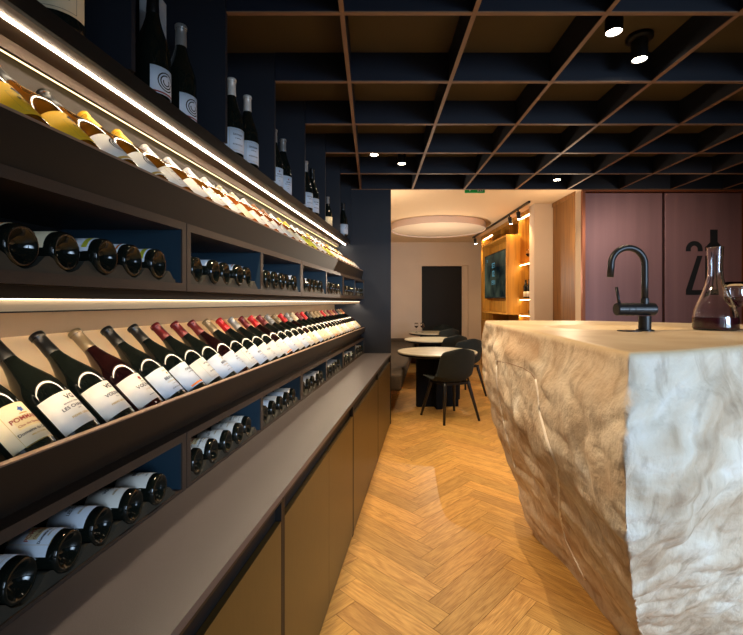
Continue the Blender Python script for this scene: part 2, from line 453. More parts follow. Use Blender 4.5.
for row, zb, zt, rb, rt in (('lower', ZC+.001, EYE-.533*.767, ZC+.001, .024), ('upper', EYE+.034, EYE+.247, EYE+.058, .024)):
    for i, (a, b) in enumerate(runits):
        org = Vector((WX(.76, (a+b)/2), (a+b)/2, zb))
        t = thing('wine_rack', '%s row of open bottle cubbies in navy and bronze, %s' % (row, pos[i]), 'wine rack', org, 0, 'bottle cubbies of the %s row' % row)
        a += .0025; b -= .0025
        zin_b = rb if row == 'upper' else zb+.008
        zin_t = zt-rt
        bm = bmesh.new()
        sbox(bm, .760, 1.15, a, b, zt-rt, zt, org)                     # top board
        sbox(bm, .760, 1.15, a, b, zb, zin_b, org)                     # bottom board
        for e0, e1 in ((a, a+.021), (b-.021, b)):
            sbox(bm, .760, .765, e0, e1, zin_b, zin_t, org)
        obj('frame', bm, M['bronze'], t)
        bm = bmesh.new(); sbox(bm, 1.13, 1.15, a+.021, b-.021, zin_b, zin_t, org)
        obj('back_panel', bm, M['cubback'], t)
        for e0, e1 in ((a, a+.021), (b-.021, b)):
            bm = bmesh.new(); sbox(bm, .7651, 1.13, e0, e1, zin_b, zin_t, org); obj('side_panel', bm, M['navy_in'], t)
        mids = [] if i == 0 else [(a+b)/2]
        for m_ in mids:
            bm = bmesh.new(); sbox(bm, .764, 1.13, m_-.013, m_+.013, zin_b, zin_t, org)
            sbox(bm, .760, .7639, m_-.013, m_+.013, zin_b, zin_t, org, mi=1)
            obj('divider', bm, [M['navy_in'], M['bronze']], t)
        bays = [(a+.021, b-.021)] if i == 0 else [(a+.021, mids[0]-.013), (mids[0]+.013, b-.021)]
        for (p, q) in bays:
            c0 = p+.056; cs = [c0+.1*kk for kk in range(5)]
            if cs[-1]+.044 > q: cs = cs[:-1]
            bm = bmesh.new(); cradle(bm, p+.001, min(cs[-1]+.08, q-.001), .764, .80, zin_b+.0005, org, cs)
            obj('bottle_cradle', bm, M['cradle'], t)
            if i > 0: rack_spots[row].append([(c, zin_b+.0065) for c in cs])

# ------------------------------------------------------------------ sloped display tiers
def dirv(a): return (math.cos(a), math.sin(a))
D0, D1 = -.49, 4.936
def tier(which):
    if which == 'lower':
        al = math.radians(47); P0 = (.831, 1.038); lipl = .750; lipz = 1.108; rec0 = .9925; topz = 1.309; under = EYE+.034
        lab = 'lower sloped display shelf with cream board holding leaning red wine bottles'
    else:
        al = math.radians(45); P0 = (.851, 1.698); lipl = .770; lipz = 1.759; rec0 = EYE+.2475; topz = 1.955; under = 2.03
        lab = 'upper sloped display shelf holding leaning white wine bottles under the bright strip'
    c, s = dirv(al)
    org = Vector((WX(.9, 2.2), 2.2, rec0))
    t = thing('display_shelf', lab, 'shelf', org)
    n = (-s, c)   # towards the viewer in (l, z)
    ln = (topz-P0[1])/s
    top = (P0[0]+c*ln, topz)
    th = .014
    bm = bmesh.new()
    sprism(bm, [P0, top, (top[0]-n[0]*th, top[1]-n[1]*th), (P0[0]-n[0]*th, P0[1]-n[1]*th)], D0, D1, org)
    obj('sloped_board', bm, M['slope'] if which == 'lower' else M['taupe_d'], t)
    # base ledge which stops the bottles, lip in front
    bm = bmesh.new()
    q = (P0[0]+n[0]*.09, P0[1]+n[1]*.09)
    q = (lipl+.020, P0[1]+(P0[0]-lipl-.02)*.52)
    sprism(bm, [(P0[0]+.012, P0[1]-.024), P0, (lipl+.020, lipz-.012), (lipl+.0125, lipz-.012), (lipl+.0125, lipz-.05), (P0[0]+.0, P0[1]-.040)] , D0, D1, org)
    obj('ledge', bm, M['bronze_d'], t)
    bm = bmesh.new()
    if which == 'lower':
        sprism(bm, [(lipl, lipz), (lipl+.012, lipz), (lipl+.012, 1.058), (lipl, 1.058)], D0, D1, org)
        sbox(bm, .775, .79, D0, D1, 1.032, 1.0575, org)
        sbox(bm, .800, .815, D0, D1, rec0, 1.0315, org)
    else:
        sprism(bm, [(lipl, lipz-.006), (lipl+.012, lipz-.006), (lipl+.032, rec0+.0005), (lipl+.020, rec0+.0005)], D0, D1, org)
    obj('fascia', bm, M['bronze_d'], t)
    bm = bmesh.new()
    if which == 'lower':
        sbox(bm, lipl, lipl+.018, D0, D1, lipz+.0003, lipz+.0035, org)
    else:
        sbox(bm, lipl, lipl+.012, D0, D1, lipz-.0055, lipz, org)
    obj('lip', bm, M['lip'], t)
    # upright back panel
    bm = bmesh.new()
    sbox(bm, top[0]+.014, top[0]+.026, D0, D1, rec0+.002, under-.002, org) if which == 'lower' else sbox(bm, 1.085, 1.097, D0, D1, rec0+.002, 2.058, org)
    obj('back_panel', bm, M['taupe'] if which == 'lower' else M['taupe_d'], t)
    return al, P0, n
LOW = tier('lower'); UP = tier('upper')

# light profile under the upper cubbies
org = Vector((WX(.85, 2.2), 2.2, 1.384))
t = thing('light_profile', 'slim bronze light bar with glowing edge under the upper cubbies', 'light strip', org)
bm = bmesh.new(); sbox(bm, .800, .812, D0, D1, EYE+.007, EYE+.0335, org); obj('valance', bm, M['bronze_d'], t)
bm = bmesh.new(); sbox(bm, .813, .816, D0, D1, EYE-.0185, EYE+.0335, org); sbox(bm, .816, .842, D0, D1, EYE-.0100, EYE+.0335, org); obj('diffuser_housing', bm, M['slope'], t)
bm = bmesh.new(); sbox(bm, .8125, .8165, D0, D1, EYE-.0215, EYE-.0186, org); obj('gap_strip', bm, M['black'], t)  # thin black strip drawn for the dark gap below the housing
bm = bmesh.new(); sbox(bm, .808, .8125, D0, D1, EYE+.0045, EYE+.0065, org); obj('led_strip', bm, M['ledline'], t)
bm = bmesh.new(); sbox(bm, .820, .836, D0, D1, EYE-.0130, EYE-.0101, org); obj('led_strip', bm, M['ledlow'], t)

# ------------------------------------------------------------------ top shelf with dividers up to the ceiling
HU = EYE+.66
org = Vector((WX(1.0, 2.2), 2.2, HU))
t = thing('top_shelf', 'dark top shelf with upright navy dividers reaching the coffered ceiling', 'shelf', org)
bm = bmesh.new(); sbox(bm, .932, 1.07, D0, D1, HU, HU+.03, org); sbox(bm, 1.05, 1.062, D0, D1, HU-.030, HU-.0005, org, mi=0); sbox(bm, 1.0705, 1.20, D0, D1, HU, HU+.03, org)
obj('shelf_board', bm, M['under'], t)
bm = bmesh.new(); sbox(bm, .918, .9315, D0, D1, HU+.0, HU+.030, org); sbox(bm, .921, 1.20, D0, D1, HU+.0305, HU+.052, org)
obj('fascia', bm, M['bronze_d'], t)
bm = bmesh.new(); sbox(bm, .972, .981, D0, D1, HU-.003, HU-.0005, org); obj('led_strip', bm, M['ledw'], t)
bm = bmesh.new(); sbox(bm, 1.066, 1.070, D0, D1, HU-.030, HU-.024, org); obj('led_slit', bm, M['ledslit'], t)
for n in range(-3, 6):
    y = 1.926+.602*n
    if n == 5: y = D_END-.012
    bm = bmesh.new(); sbox(bm, .908, 1.185, y-.009, y+.009, HU+.0525, EYE+1.289 if False else 2.858, org); obj('divider', bm, M['navy_in'] if n > 5 else M['navy'], t)
bm = bmesh.new(); sbox(bm, 1.186, 1.20, D0, D1, HU+.053, 2.858, org); obj('back_panel', bm, M['navy'], t)

# ------------------------------------------------------------------ bottles
def burg(r=.0425, seg=24):
    return [(0, .028), (r*.28, .026), (r*.60, .012), (r*.76, .002), (r*.86, 0), (r*.96, .003), (r, .010), (r, .125), (r*.985, .140), (r*.90, .158), (r*.74, .178),
            (r*.56, .200), (r*.42, .222), (.0150, .240), (.0140, .262), (.0140, .284), (.0160, .285), (.0160, .294), (.0, .296)]
def bord(r=.0375):
    return [(0, .026), (r*.3, .024), (r*.62, .010), (r*.78, .001), (r*.88, 0), (r*.97, .003), (r, .010), (r, .182), (r*.97, .196), (r*.80, .211), (r*.52, .226),
            (.0150, .238), (.0140, .262), (.0140, .286), (.0160, .287), (.0160, .296), (.0, .298)]
_mc = {}
def meshc(key, fn, m, smooth=True):
    if key not in _mc:
        bm = fn(); bmesh.ops.recalc_face_normals(bm, faces=bm.faces)
        me = bpy.data.meshes.new(key.split('|')[0]); bm.to_mesh(me); bm.free()
        for k in (m if isinstance(m, list) else [m]): me.materials.append(k)
        if smooth:
            for p in me.polygons: p.use_smooth = True
        _mc[key] = me
    return _mc[key]
def text_mesh(lines, r, arc_clip=1.2):
    """lines: (string, size, z, material index); lettering bent round the label"""
    bm = bmesh.new()
    for (s, size, z, mi) in lines:
        if s.startswith('@'):
            kind = s[1:]
            if kind == 'bar' or kind == 'patch' or kind == 'frame':
                w = size[0]; h = size[1]
                rects = [(-w, w, z-h, z+h)] if kind != 'frame' else [(-w, w, z+h-.0006, z+h), (-w, w, z-h, z-h+.0006), (-w, -w+.0006, z-h, z+h), (w-.0006, w, z-h, z+h)]
                for (xa, xb, za, zb) in rects:
                    N = max(1, int((xb-xa)/.004)); rr = r+(.0011 if kind != 'patch' else .0009)
                    for q in range(N):
                        x0 = xa+(xb-xa)*q/N; x1 = xa+(xb-xa)*(q+1)/N
                        vs = [bm.verts.new((rr*math.sin(x/r), -rr*math.cos(x/r), zz)) for x, zz in ((x0, za), (x1, za), (x1, zb), (x0, zb))]
                        bm.faces.new(vs).material_index = mi
            elif kind == 'crest':
                rr = r+.0012; N = 5
                for q in range(2*N):
                    a0 = PI*q/N; a1 = PI*(q+1)/N
                    ra = size*(1 if q % 2 else .6); rb_ = size*(.6 if q % 2 else 1)
                    P_ = [(0, z), (ra*math.cos(a0), z+ra*math.sin(a0)), (rb_*math.cos(a1), z+rb_*math.sin(a1))]
                    vs = [bm.verts.new((rr*math.sin(x/r), -rr*math.cos(x/r), zz)) for x, zz in P_]
                    bm.faces.new(vs).material_index = mi
            elif kind == 'swirl':
                rr = r+.0012
                prev = None
                for c in range(3):
                    rad = size*(1-.28*c); N = 18
                    for q in range(N-2-c*2):
                        a0 = 2*PI*q/N+c*1.4; a1 = a0+2*PI/N
                        P_ = [((rad)*math.cos(a0), z+(rad)*math.sin(a0)), ((rad)*math.cos(a1), z+(rad)*math.sin(a1)),
                              ((rad-.0030)*math.cos(a1), z+(rad-.0030)*math.sin(a1)), ((rad-.0030)*math.cos(a0), z+(rad-.0030)*math.sin(a0))]
                        vs = [bm.verts.new((rr*math.sin(x/r), -rr*math.cos(x/r), zz)) for x, zz in P_]
                        bm.faces.new(vs).material_index = mi
            continue
        cu = bpy.data.curves.new('lettering', 'FONT'); cu.body = s; cu.size = size; cu.align_x = 'CENTER'; cu.resolution_u = 2; cu.offset = size*.022
        to = bpy.data.objects.new('lettering', cu); C.objects.link(to)
        bpy.context.view_layer.update()
        dg = bpy.context.evaluated_depsgraph_get()
        me = bpy.data.meshes.new_from_object(to.evaluated_get(dg))
        bpy.data.objects.remove(to); bpy.data.curves.remove(cu)
        vs = [bm.verts.new(((r+.0013)*math.sin(v.co.x/r), -(r+.0013)*math.cos(v.co.x/r), v.co.y+z)) for v in me.vertices]
        for p in me.polygons:
            try: bm.faces.new([vs[i] for i in p.vertices]).material_index = mi
            except ValueError: pass
        bpy.data.meshes.remove(me)
    return bm
PRINT_LIME = M['lab lime']
INKS = [M['ink'], M['inkred'], M['inkgold'], M['inkor'], M['inkblue'], M['patch'], M['lab lime']]
PRINTS = {
 'pommard': [('@frame', (.036, .044), .076, 2), ('@patch', (.026, .013), .078, 5), ('@crest', .007, .104, 4), ('@bar', (.008, .0012), .095, 2), ('POMMARD', .0125, .081, 1), ('Clos des Epeneaux', .0065, .0695, 1), ('Domaine du Comte', .0085, .054, 0), ('MISE AU DOMAINE', .004, .046, 2)],
 'charmes': [('VG', .017, .099, 0), ('MEURSAULT PREMIER CRU', .0038, .0895, 0), ('LES CHARMES', .0105, .077, 0), ('2018', .0038, .0705, 0), ('PIERRE GIRARDIN', .0068, .056, 2)],
 'volnay_v': [('VG', .017, .099, 0), ('VOLNAY', .0125, .078, 0), ('2018', .0038, .0705, 0), ('PIERRE GIRARDIN', .0068, .056, 2)],
 'volnay_c': [('@crest', .0075, .104, 1), ('1er CRU', .004, .0915, 0), ('VOLNAY', .014, .077, 0), ('J. VOILLOT', .0045, .065, 2), ('MIS EN BOUTEILLE', .0035, .048, 0)],
 'beaune': [('DOMAINE', .005, .106, 2), ('@crest', .005, .097, 2), ('BEAUNE', .0125, .078, 0), ('CLOS DES MOUCHES', .0048, .068, 2), ('@bar', (.014, .0004), .06, 0), ('GRAND VIN DE BOURGOGNE', .0035, .046, 0)],
 'chorey': [('CHOREY', .010, .090, 0), ('LES BONS ORES', .0045, .080, 0), ('@bar', (.040, .0026), .040, 3)],
 'plain_a': [('@crest', .005, .103, 1), ('NUITS', .009, .086, 0), ('SAINT GEORGES', .005, .077, 0), ('@bar', (.012, .0004), .068, 2), ('2017', .005, .056, 0)],
 'plain_b': [('SAVIGNY', .009, .094, 0), ('DOMAINE', .005, .082, 0), ('@frame', (.030, .036), .078, 2), ('BOURGOGNE', .006, .060, 0)],
 'limeband': [('@bar', (.048, .006), .044, 6), ('BLANC', .008, .09, 0)],
 'yellow': [('@frame', (.026, .026), .068, 2), ('@crest', .012, .102, 0), ('BLANC', .009, .074, 0), ('2019', .005, .062, 0)],
 'swirl': [('@swirl', .023, .084, 0), ('@bar', (.040, .0035), .040, 2)],
}
print_keys_far = ['plain_a', 'plain_b', 'beaune', 'volnay_c', 'plain_a', 'chorey']
VIEW_NONE = None
def make_bottle(name, shape, glass, cap, lab, prt, cat='bottle', basis=None, loc=(0,0,0), label='', group=None, scale=1.0, small=False):
    root = thing(name, label, cat, loc, 0, group)
    if basis:
        n = Vector(basis[0]).normalized(); a = Vector(basis[1]).normalized(); y = -n; x = y.cross(a)
        root.rotation_euler = Matrix((x, y, a)).transposed().to_euler()
    root.scale = (scale,)*3
    pf = burg() if shape == 'burgundy' else bord()
    r = .0425 if shape == 'burgundy' else .0375
    def add(nm, me, parent):
        o = bpy.data.objects.new(nm, me); C.objects.link(o); o.parent = parent; return o
    g = add('glass_body', meshc('glass_body|%s|%s' % (shape, glass), lambda: lathe(bmesh.new(), pf, 28), M[glass]), root)
    capp = [(.0156, .232), (.0160, .233), (.0150, .262), (.0147, .284), (.0168, .286), (.0168, .2955), (.015, .298), (0, .2985)] if shape == 'burgundy' else \
           [(.0172, .236), (.0174, .237), (.0150, .262), (.0147, .286), (.0168, .288), (.0168, .2975), (.015, .300), (0, .3005)]
    add('capsule', meshc('capsule|%s|%s' % (shape, cap), lambda: lathe(bmesh.new(), capp, 20), M['cap '+cap]), root)
    if lab:
        z0, z1 = (.018, .086) if small else (.022, .108); aw = .95 if small else 1.35
        def lm():
            bm = bmesh.new(); lathe(bm, [(r+.0001, z0), (r+.0007, z0), (r+.0007, z1), (r+.0001, z1)], 26, arc=(-aw, aw)); return bm
        lo = add('paper_label', meshc('paper_label|%s|%s|%s' % (shape, lab, small), lm, M['lab '+lab]), root)
        if prt:
            add('lettering', meshc('lettering|%s|%s' % (shape, prt), lambda: text_mesh(PRINTS[prt], r), INKS, smooth=False), lo).location = (0, 0, -.024 if small else -.012)
    return root

def ordi(n):
    o = ['first','second','third','fourth','fifth','sixth','seventh','eighth','ninth','tenth','eleventh','twelfth','thirteenth','fourteenth','fifteenth','sixteenth','seventeenth','eighteenth','nineteenth']
    if n < 19: return o[n]
    t = {2: ('twentieth','twenty'), 3: ('thirtieth','thirty'), 4: ('fortieth','forty')}[(n+1)//10]
    return t[0] if (n+1) % 10 == 0 else t[1]+'-'+o[(n+1) % 10-1]
R_ = .0425
# lower display
al, P0, nn = LOW
c, s = dirv(al)
lowspec = [('black','cream','plain_b'), ('black','cream','pommard'), ('black','white','charmes'), ('black','white','volnay_v'), ('tan','white','volnay_c'), ('black','cool','beaune'),
           ('black','cool','chorey'), ('dark red','white','plain_b'), ('dark red','cool','beaune'), ('dark red','cool','plain_a'), ('tan','white','plain_b'), ('bright red','cool','beaune'),
           ('grey','white','volnay_c'), ('dark red','white','plain_a'), ('bright red','white','chorey'), ('dark red','cool','plain_b'), ('grey','white','plain_a'), ('tan','cool','volnay_c'),
           ('bright red','white','plain_b'), ('grey','cream','beaune'), ('cream','cool','plain_a'), ('dark red','cream','plain_b'), ('bright red','cream','plain_a'), ('black','white','beaune'),
           ('tan','cream','chorey'), ('tan','cream','plain_b'), ('tan','white','plain_a'), ('bright red','cream','beaune'), ('tan','white','plain_b'), ('dark red','white','plain_a'), ('copper','cream','plain_b'),
           ('dark red','cream','chorey'), ('black','white','beaune'), ('tan','white','plain_a'), ('copper','cream','plain_b')]
i = 0; d = .760
while d < 4.885 and i < len(lowspec):
    cp, lb, pr = lowspec[i]
    l = P0[0]+nn[0]*(R_*1.1+.0015)+c*.006; z = P0[1]+nn[1]*(R_*1.1+.0015)+s*.006
    lbl = 'red wine bottle, %s capsule, %s label, %s from the near end of lower display' % (cp, {'cool':'white'}.get(lb, lb), ordi(i))
    if i == 0: lbl = 'red wine bottle cut off by the left picture edge, nearest on the lower sloped shelf'
    b = make_bottle('wine_bottle', 'burgundy', 'glassred' if i % 5 == 4 else 'glassdark', cp, lb, pr, 'bottle', ((-nn[0], 0, nn[1]), (-c, 0, s)), (WX(l, d), d, z), lbl, 'red wine bottles leaning on the lower display shelf', 1.1)
    d += .120; i += 1
# upper display
al, P0, nn = UP
c, s = dirv(al)
upspec = [('black','yellow','yellow','glassamb'), ('black','yellow','yellow','glassamb'), ('black','yellow','yellow','glassamb'), ('black','white','swirl','glassamb'), ('yellow','white','swirl','glassamb'), ('yellow','white','plain_b','glassamb'),
          ('white','white','plain_a','glassamb'), ('white','white','plain_b','glassamb'), ('white','white','beaune','glassamb'), ('white','cream','plain_a','glassrose'), ('cream','white','plain_b','glassrose'),
          ('cream','white','beaune','glassrose'), ('white','white','plain_a','glassrose'), ('copper','white','plain_b','glassrose'), ('copper','cream','plain_a','glassrose'), ('white','white','plain_b','glassamb'),
          ('yellow','lime','plain_a','glassamb'), ('yellow','lime','plain_b','glassamb'), ('white','white','beaune','glassamb'), ('white','white','plain_a','glassamb'), ('white','lime','plain_b','glassamb'),
          ('yellow','lime','plain_a','glassamb'), ('white','white','plain_b','glassamb'), ('white','cream','plain_a','glassamb'), ('white','white','plain_b','glassamb'), ('copper','white','plain_a','glassamb'),
          ('yellow','white','plain_b','glassamb'), ('white','cream','plain_a','glassamb'), ('white','white','plain_a','glassamb'), ('yellow','white','plain_b','glassamb'), ('white','white','plain_a','glassamb')]
i = 0; d = .757
while d < 4.885 and i < len(upspec):
    cp, lb, pr, gl = upspec[i]
    l = P0[0]+nn[0]*(R_*1.1+.0015)+c*.004; z = P0[1]+nn[1]*(R_*1.1+.0015)+s*.004
    lbl = 'white wine bottle, %s capsule, %s label, %s from the near end of upper display' % (cp, lb, ordi(i))
    make_bottle('wine_bottle', 'burgundy', gl, cp, lb, pr, 'bottle', ((-nn[0], 0, nn[1]), (-c, 0, s)), (WX(l, d), d, z), lbl, 'white wine bottles leaning on the upper display shelf', 1.1)
    d += .137; i += 1
# cubby bottles
rc = random.Random(5)
for row in ('upper', 'lower'):
    for bi, cs in enumerate(rack_spots[row]):
        if bi == 0: continue      # wholly outside the picture
        for k, (d, z) in enumerate(cs):
            big = (row == 'upper')
            lb = rc.choice(['cool', 'white', 'cool']) if row == 'lower' else rc.choice(['cream', 'cool', 'cool', 'cool'])
            if row == 'upper' and bi == 1: lb = ['cream', 'cream', 'cool', 'cool', 'cool'][k % 5]
            lbl = 'dark bottle lying base outwards, %s in the %s bay of the %s cubby row' % (ordi(k), ordi(bi-1), row)
            pr = ['chorey', None, 'limeband', 'chorey', 'limeband'][k % 5] if row == 'upper' and bi <= 2 else None
            if row == 'lower' and bi <= 2: pr = ['plain_b', 'pommard', 'charmes', 'volnay_v', 'beaune'][k % 5]
            l = .758+rc.uniform(-.004, .012)
            rl = rc.uniform(-.25, .25)
            n_ = (0.0, math.sin(rl), math.cos(rl))
            make_bottle('wine_bottle', 'burgundy', 'glassdark', rc.choice(['black', 'dark red']), lb, pr, 'bottle', (n_, (-1, 0, 0)), (WX(l, d), d, z+R_-.0), lbl, 'bottles lying in the %s cubby row' % row)
# magnums on the top shelf
ZT = HU+.0525
M['bluelab'] = M['lab cool']
PRINTS['clos'] = [('2015', .012, .112, 0), ('CLOS DE TART', .009, .096, 0), ('GRAND CRU', .0048, .088, 0), ('@bar', (.03, .0004), .083, 0), ('APPELLATION CONTROLEE', .0042, .076, 0), ('MIS EN BOUTEILLE AU DOMAINE', .0036, .058, 0), ('@frame', (.038, .039), .0775, 0)]
PRINTS['swirl2'] = [('@swirl', .024, .076, 0), ('@bar', (.036, .002), .046, 1)]
def magnum(d, l, label, prt, scale=1.2, cap='black', lab='cool', yaw=.35):
    make_bottle('magnum_bottle', 'burgundy', 'glassdark', cap, lab, prt, 'bottle', (( math.cos(yaw), -math.sin(yaw), 0), (0, 0, 1)), (WX(l, d), d, ZT+.0005), label, 'large bottles standing on the top shelf', scale, prt == 'swirl2')
magnum(1.15, .99, 'very large bottle with printed cream label at the top left corner, on the top shelf', 'clos', 1.5, 'black', 'cream', 1.15)
magnum(1.56, 1.0, 'tall dark bottle with round emblem label, in front of the pale carton', 'swirl2', 1.4, yaw=.3)
magnum(1.76, 1.014, 'dark bottle with pale ring capsule and round emblem label, left of the first tall divider', 'swirl2', 1.4, 'grey', yaw=.3)
magnum(2.18, 1.002, 'white capsuled bottle half hidden behind the second divider on the top shelf', 'plain_b', 1.4, 'white', yaw=.7)
magnum(2.35, .994, 'white capsuled bottle fully visible right of its half hidden twin on the top shelf', 'plain_b', 1.38, 'white', yaw=.7)
magnum(2.79, 1.01, 'dark bottle left of a pair in the third visible bay of the top shelf', 'plain_a', 1.36, 'grey', yaw=.7)
magnum(2.99, 1.02, 'grey capsuled bottle right of a pair in the third visible bay of the top shelf', 'plain_a', 1.4, 'grey', yaw=.7)
magnum(3.42, .99, 'dark bottle left of a pair in the fourth visible bay of the top shelf', 'plain_b', 1.36, 'grey', yaw=.7)
magnum(3.61, .99, 'dark bottle right of a pair in the fourth visible bay of the top shelf', 'plain_b', 1.36, yaw=.7)
magnum(4.2, 1.0, 'pale labelled bottle alone in the fifth visible bay of the top shelf', 'plain_a', 1.05, 'grey', 'cream', yaw=.7)
magnum(4.72, .957, 'farthest bottle on the top shelf, beside the navy pier', 'plain_a', 1.25, yaw=.7)
o = obj('carton', bevel(B((-.03, .03, -.05, .05, 0, .53)), .002), mat('pale_carton', lin(176, 178, 180), .8, noise_scale=40, noise_amt=.05), loc=(WX(1.12, 1.75), 1.75, ZT+.0005))
tag(o, 'pale upright gift carton behind the two emblem bottles on the top shelf', 'carton')

# ------------------------------------------------------------------ stone bar
def stone_mat():
    m = bpy.data.materials.new('rough_limestone'); m.use_nodes = True
    nt = m.node_tree; b = nt.nodes['Principled BSDF']; L = nt.links.new
    tc = nt.nodes.new('ShaderNodeTexCoord')
    def nz(scale, det=6, dist=0.0, st=None, rot=None):
        mp = nt.nodes.new('ShaderNodeMapping'); L(tc.outputs['Object'], mp.inputs[0])
        if st: mp.inputs['Scale'].default_value = st
        if rot: mp.inputs['Rotation'].default_value = rot
        n = nt.nodes.new('ShaderNodeTexNoise'); n.inputs['Scale'].default_value = scale; n.inputs['Detail'].default_value = det
        n.inputs['Distortion'].default_value = dist; L(mp.outputs[0], n.inputs[0]); return n
    def ramp(n, stops):
        r = nt.nodes.new('ShaderNodeValToRGB'); e = r.color_ramp.elements
        e[0].position, e[0].color = stops[0]; e[1].position, e[1].color = stops[-1]
        for p, c_ in stops[1:-1]:
            q = e.new(p); q.color = c_
        L(n.outputs['Fac'], r.inputs[0]); return r
    a = ramp(nz(2.4, 10, 1.2, (1, 1, 1.8), (.5, .3, .2)), [(.28, lin(176, 146, 116)), (.45, lin(206, 184, 158)), (.60, lin(222, 208, 188)), (.75, lin(238, 230, 220))])
    s_ = ramp(nz(9, 10, 2.0, (1, 1, .5), (.9, .2, .3)), [(.34, (.50, .43, .37, 1)), (.50, (1, 1, 1, 1))])
    mx = nt.nodes.new('ShaderNodeMixRGB'); mx.blend_type = 'MULTIPLY'; mx.inputs[0].default_value = .5
    L(a.outputs[0], mx.inputs[1]); L(s_.outputs[0], mx.inputs[2])
    # polished top stays even and creamy
    at = nt.nodes.new('ShaderNodeAttribute'); at.attribute_name = 'polish'
    t_ = ramp(nz(5, 6, .5), [(.3, lin(196, 170, 132)), (.7, lin(220, 200, 166))])
    m2 = nt.nodes.new('ShaderNodeMixRGB'); L(at.outputs['Fac'], m2.inputs[0]); L(mx.outputs[0], m2.inputs[1]); L(t_.outputs[0], m2.inputs[2])
    L(m2.outputs[0], b.inputs['Base Color'])
    rr = nt.nodes.new('ShaderNodeMapRange'); rr.inputs[3].default_value = .85; rr.inputs[4].default_value = .38; L(at.outputs['Fac'], rr.inputs[0]); L(rr.outputs[0], b.inputs['Roughness'])
    h1 = nz(10, 5, .2, (1, 1, .55), (.8, .3, .1)); h2 = nz(60, 6, .1)
    ad = nt.nodes.new('ShaderNodeMath'); ad.operation = 'MULTIPLY_ADD'; ad.inputs[1].default_value = .32; L(h2.outputs['Fac'], ad.inputs[0]); L(h1.outputs['Fac'], ad.inputs[2])
    iv = nt.nodes.new('ShaderNodeMath'); iv.operation = 'SUBTRACT'; iv.inputs[0].default_value = 1.0; L(at.outputs['Fac'], iv.inputs[1])
    bp = nt.nodes.new('ShaderNodeBump'); bp.inputs['Distance'].default_value = .016; L(ad.outputs[0], bp.inputs['Height']); L(iv.outputs[0], bp.inputs['Strength'])
    L(bp.outputs[0], b.inputs['Normal'])
    return m
M['stone'] = stone_mat()
TZ = 1.28
TOP = [(.602, 1.012), (.80, 1.085), (1.035, 1.195), (1.5, 1.40), (1.95, 1.72), (2.10, 2.05), (1.97, 2.32), (1.45, 2.73), (1.1, 2.80), (.79, 2.80), (.712, 2.72), (.675, 2.15), (.645, 1.66), (.618, 1.25)]
BOT = [(1.06, 1.70), (1.16, 1.70), (1.30, 1.72), (1.6, 1.78), (1.88, 1.95), (1.92, 2.15), (1.82, 2.36), (1.42, 2.60), (1.20, 2.64), (1.02, 2.62), (.98, 2.56), (1.02, 2.28), (1.03, 2.02), (1.04, 1.84)]
NSEG = 420
def resample(poly, n):
    N = len(poly); out = []
    for i in range(n):
        u = i/n*N; k = int(u); f = u-k
        p0, p1, p2, p3 = (Vector(poly[(k+j) % N]) for j in (-1, 0, 1, 2))
        # keep the front-left ridge sharp
        if k == 0: p0 = p1*2-p2
        if k == N-1: p3 = p2*2-p1
        out.append(.5*((2*p1)+(-p0+p2)*f+(2*p0-5*p1+4*p2-p3)*f*f+(-p0+3*p1-3*p2+p3)*f**3))
    return out
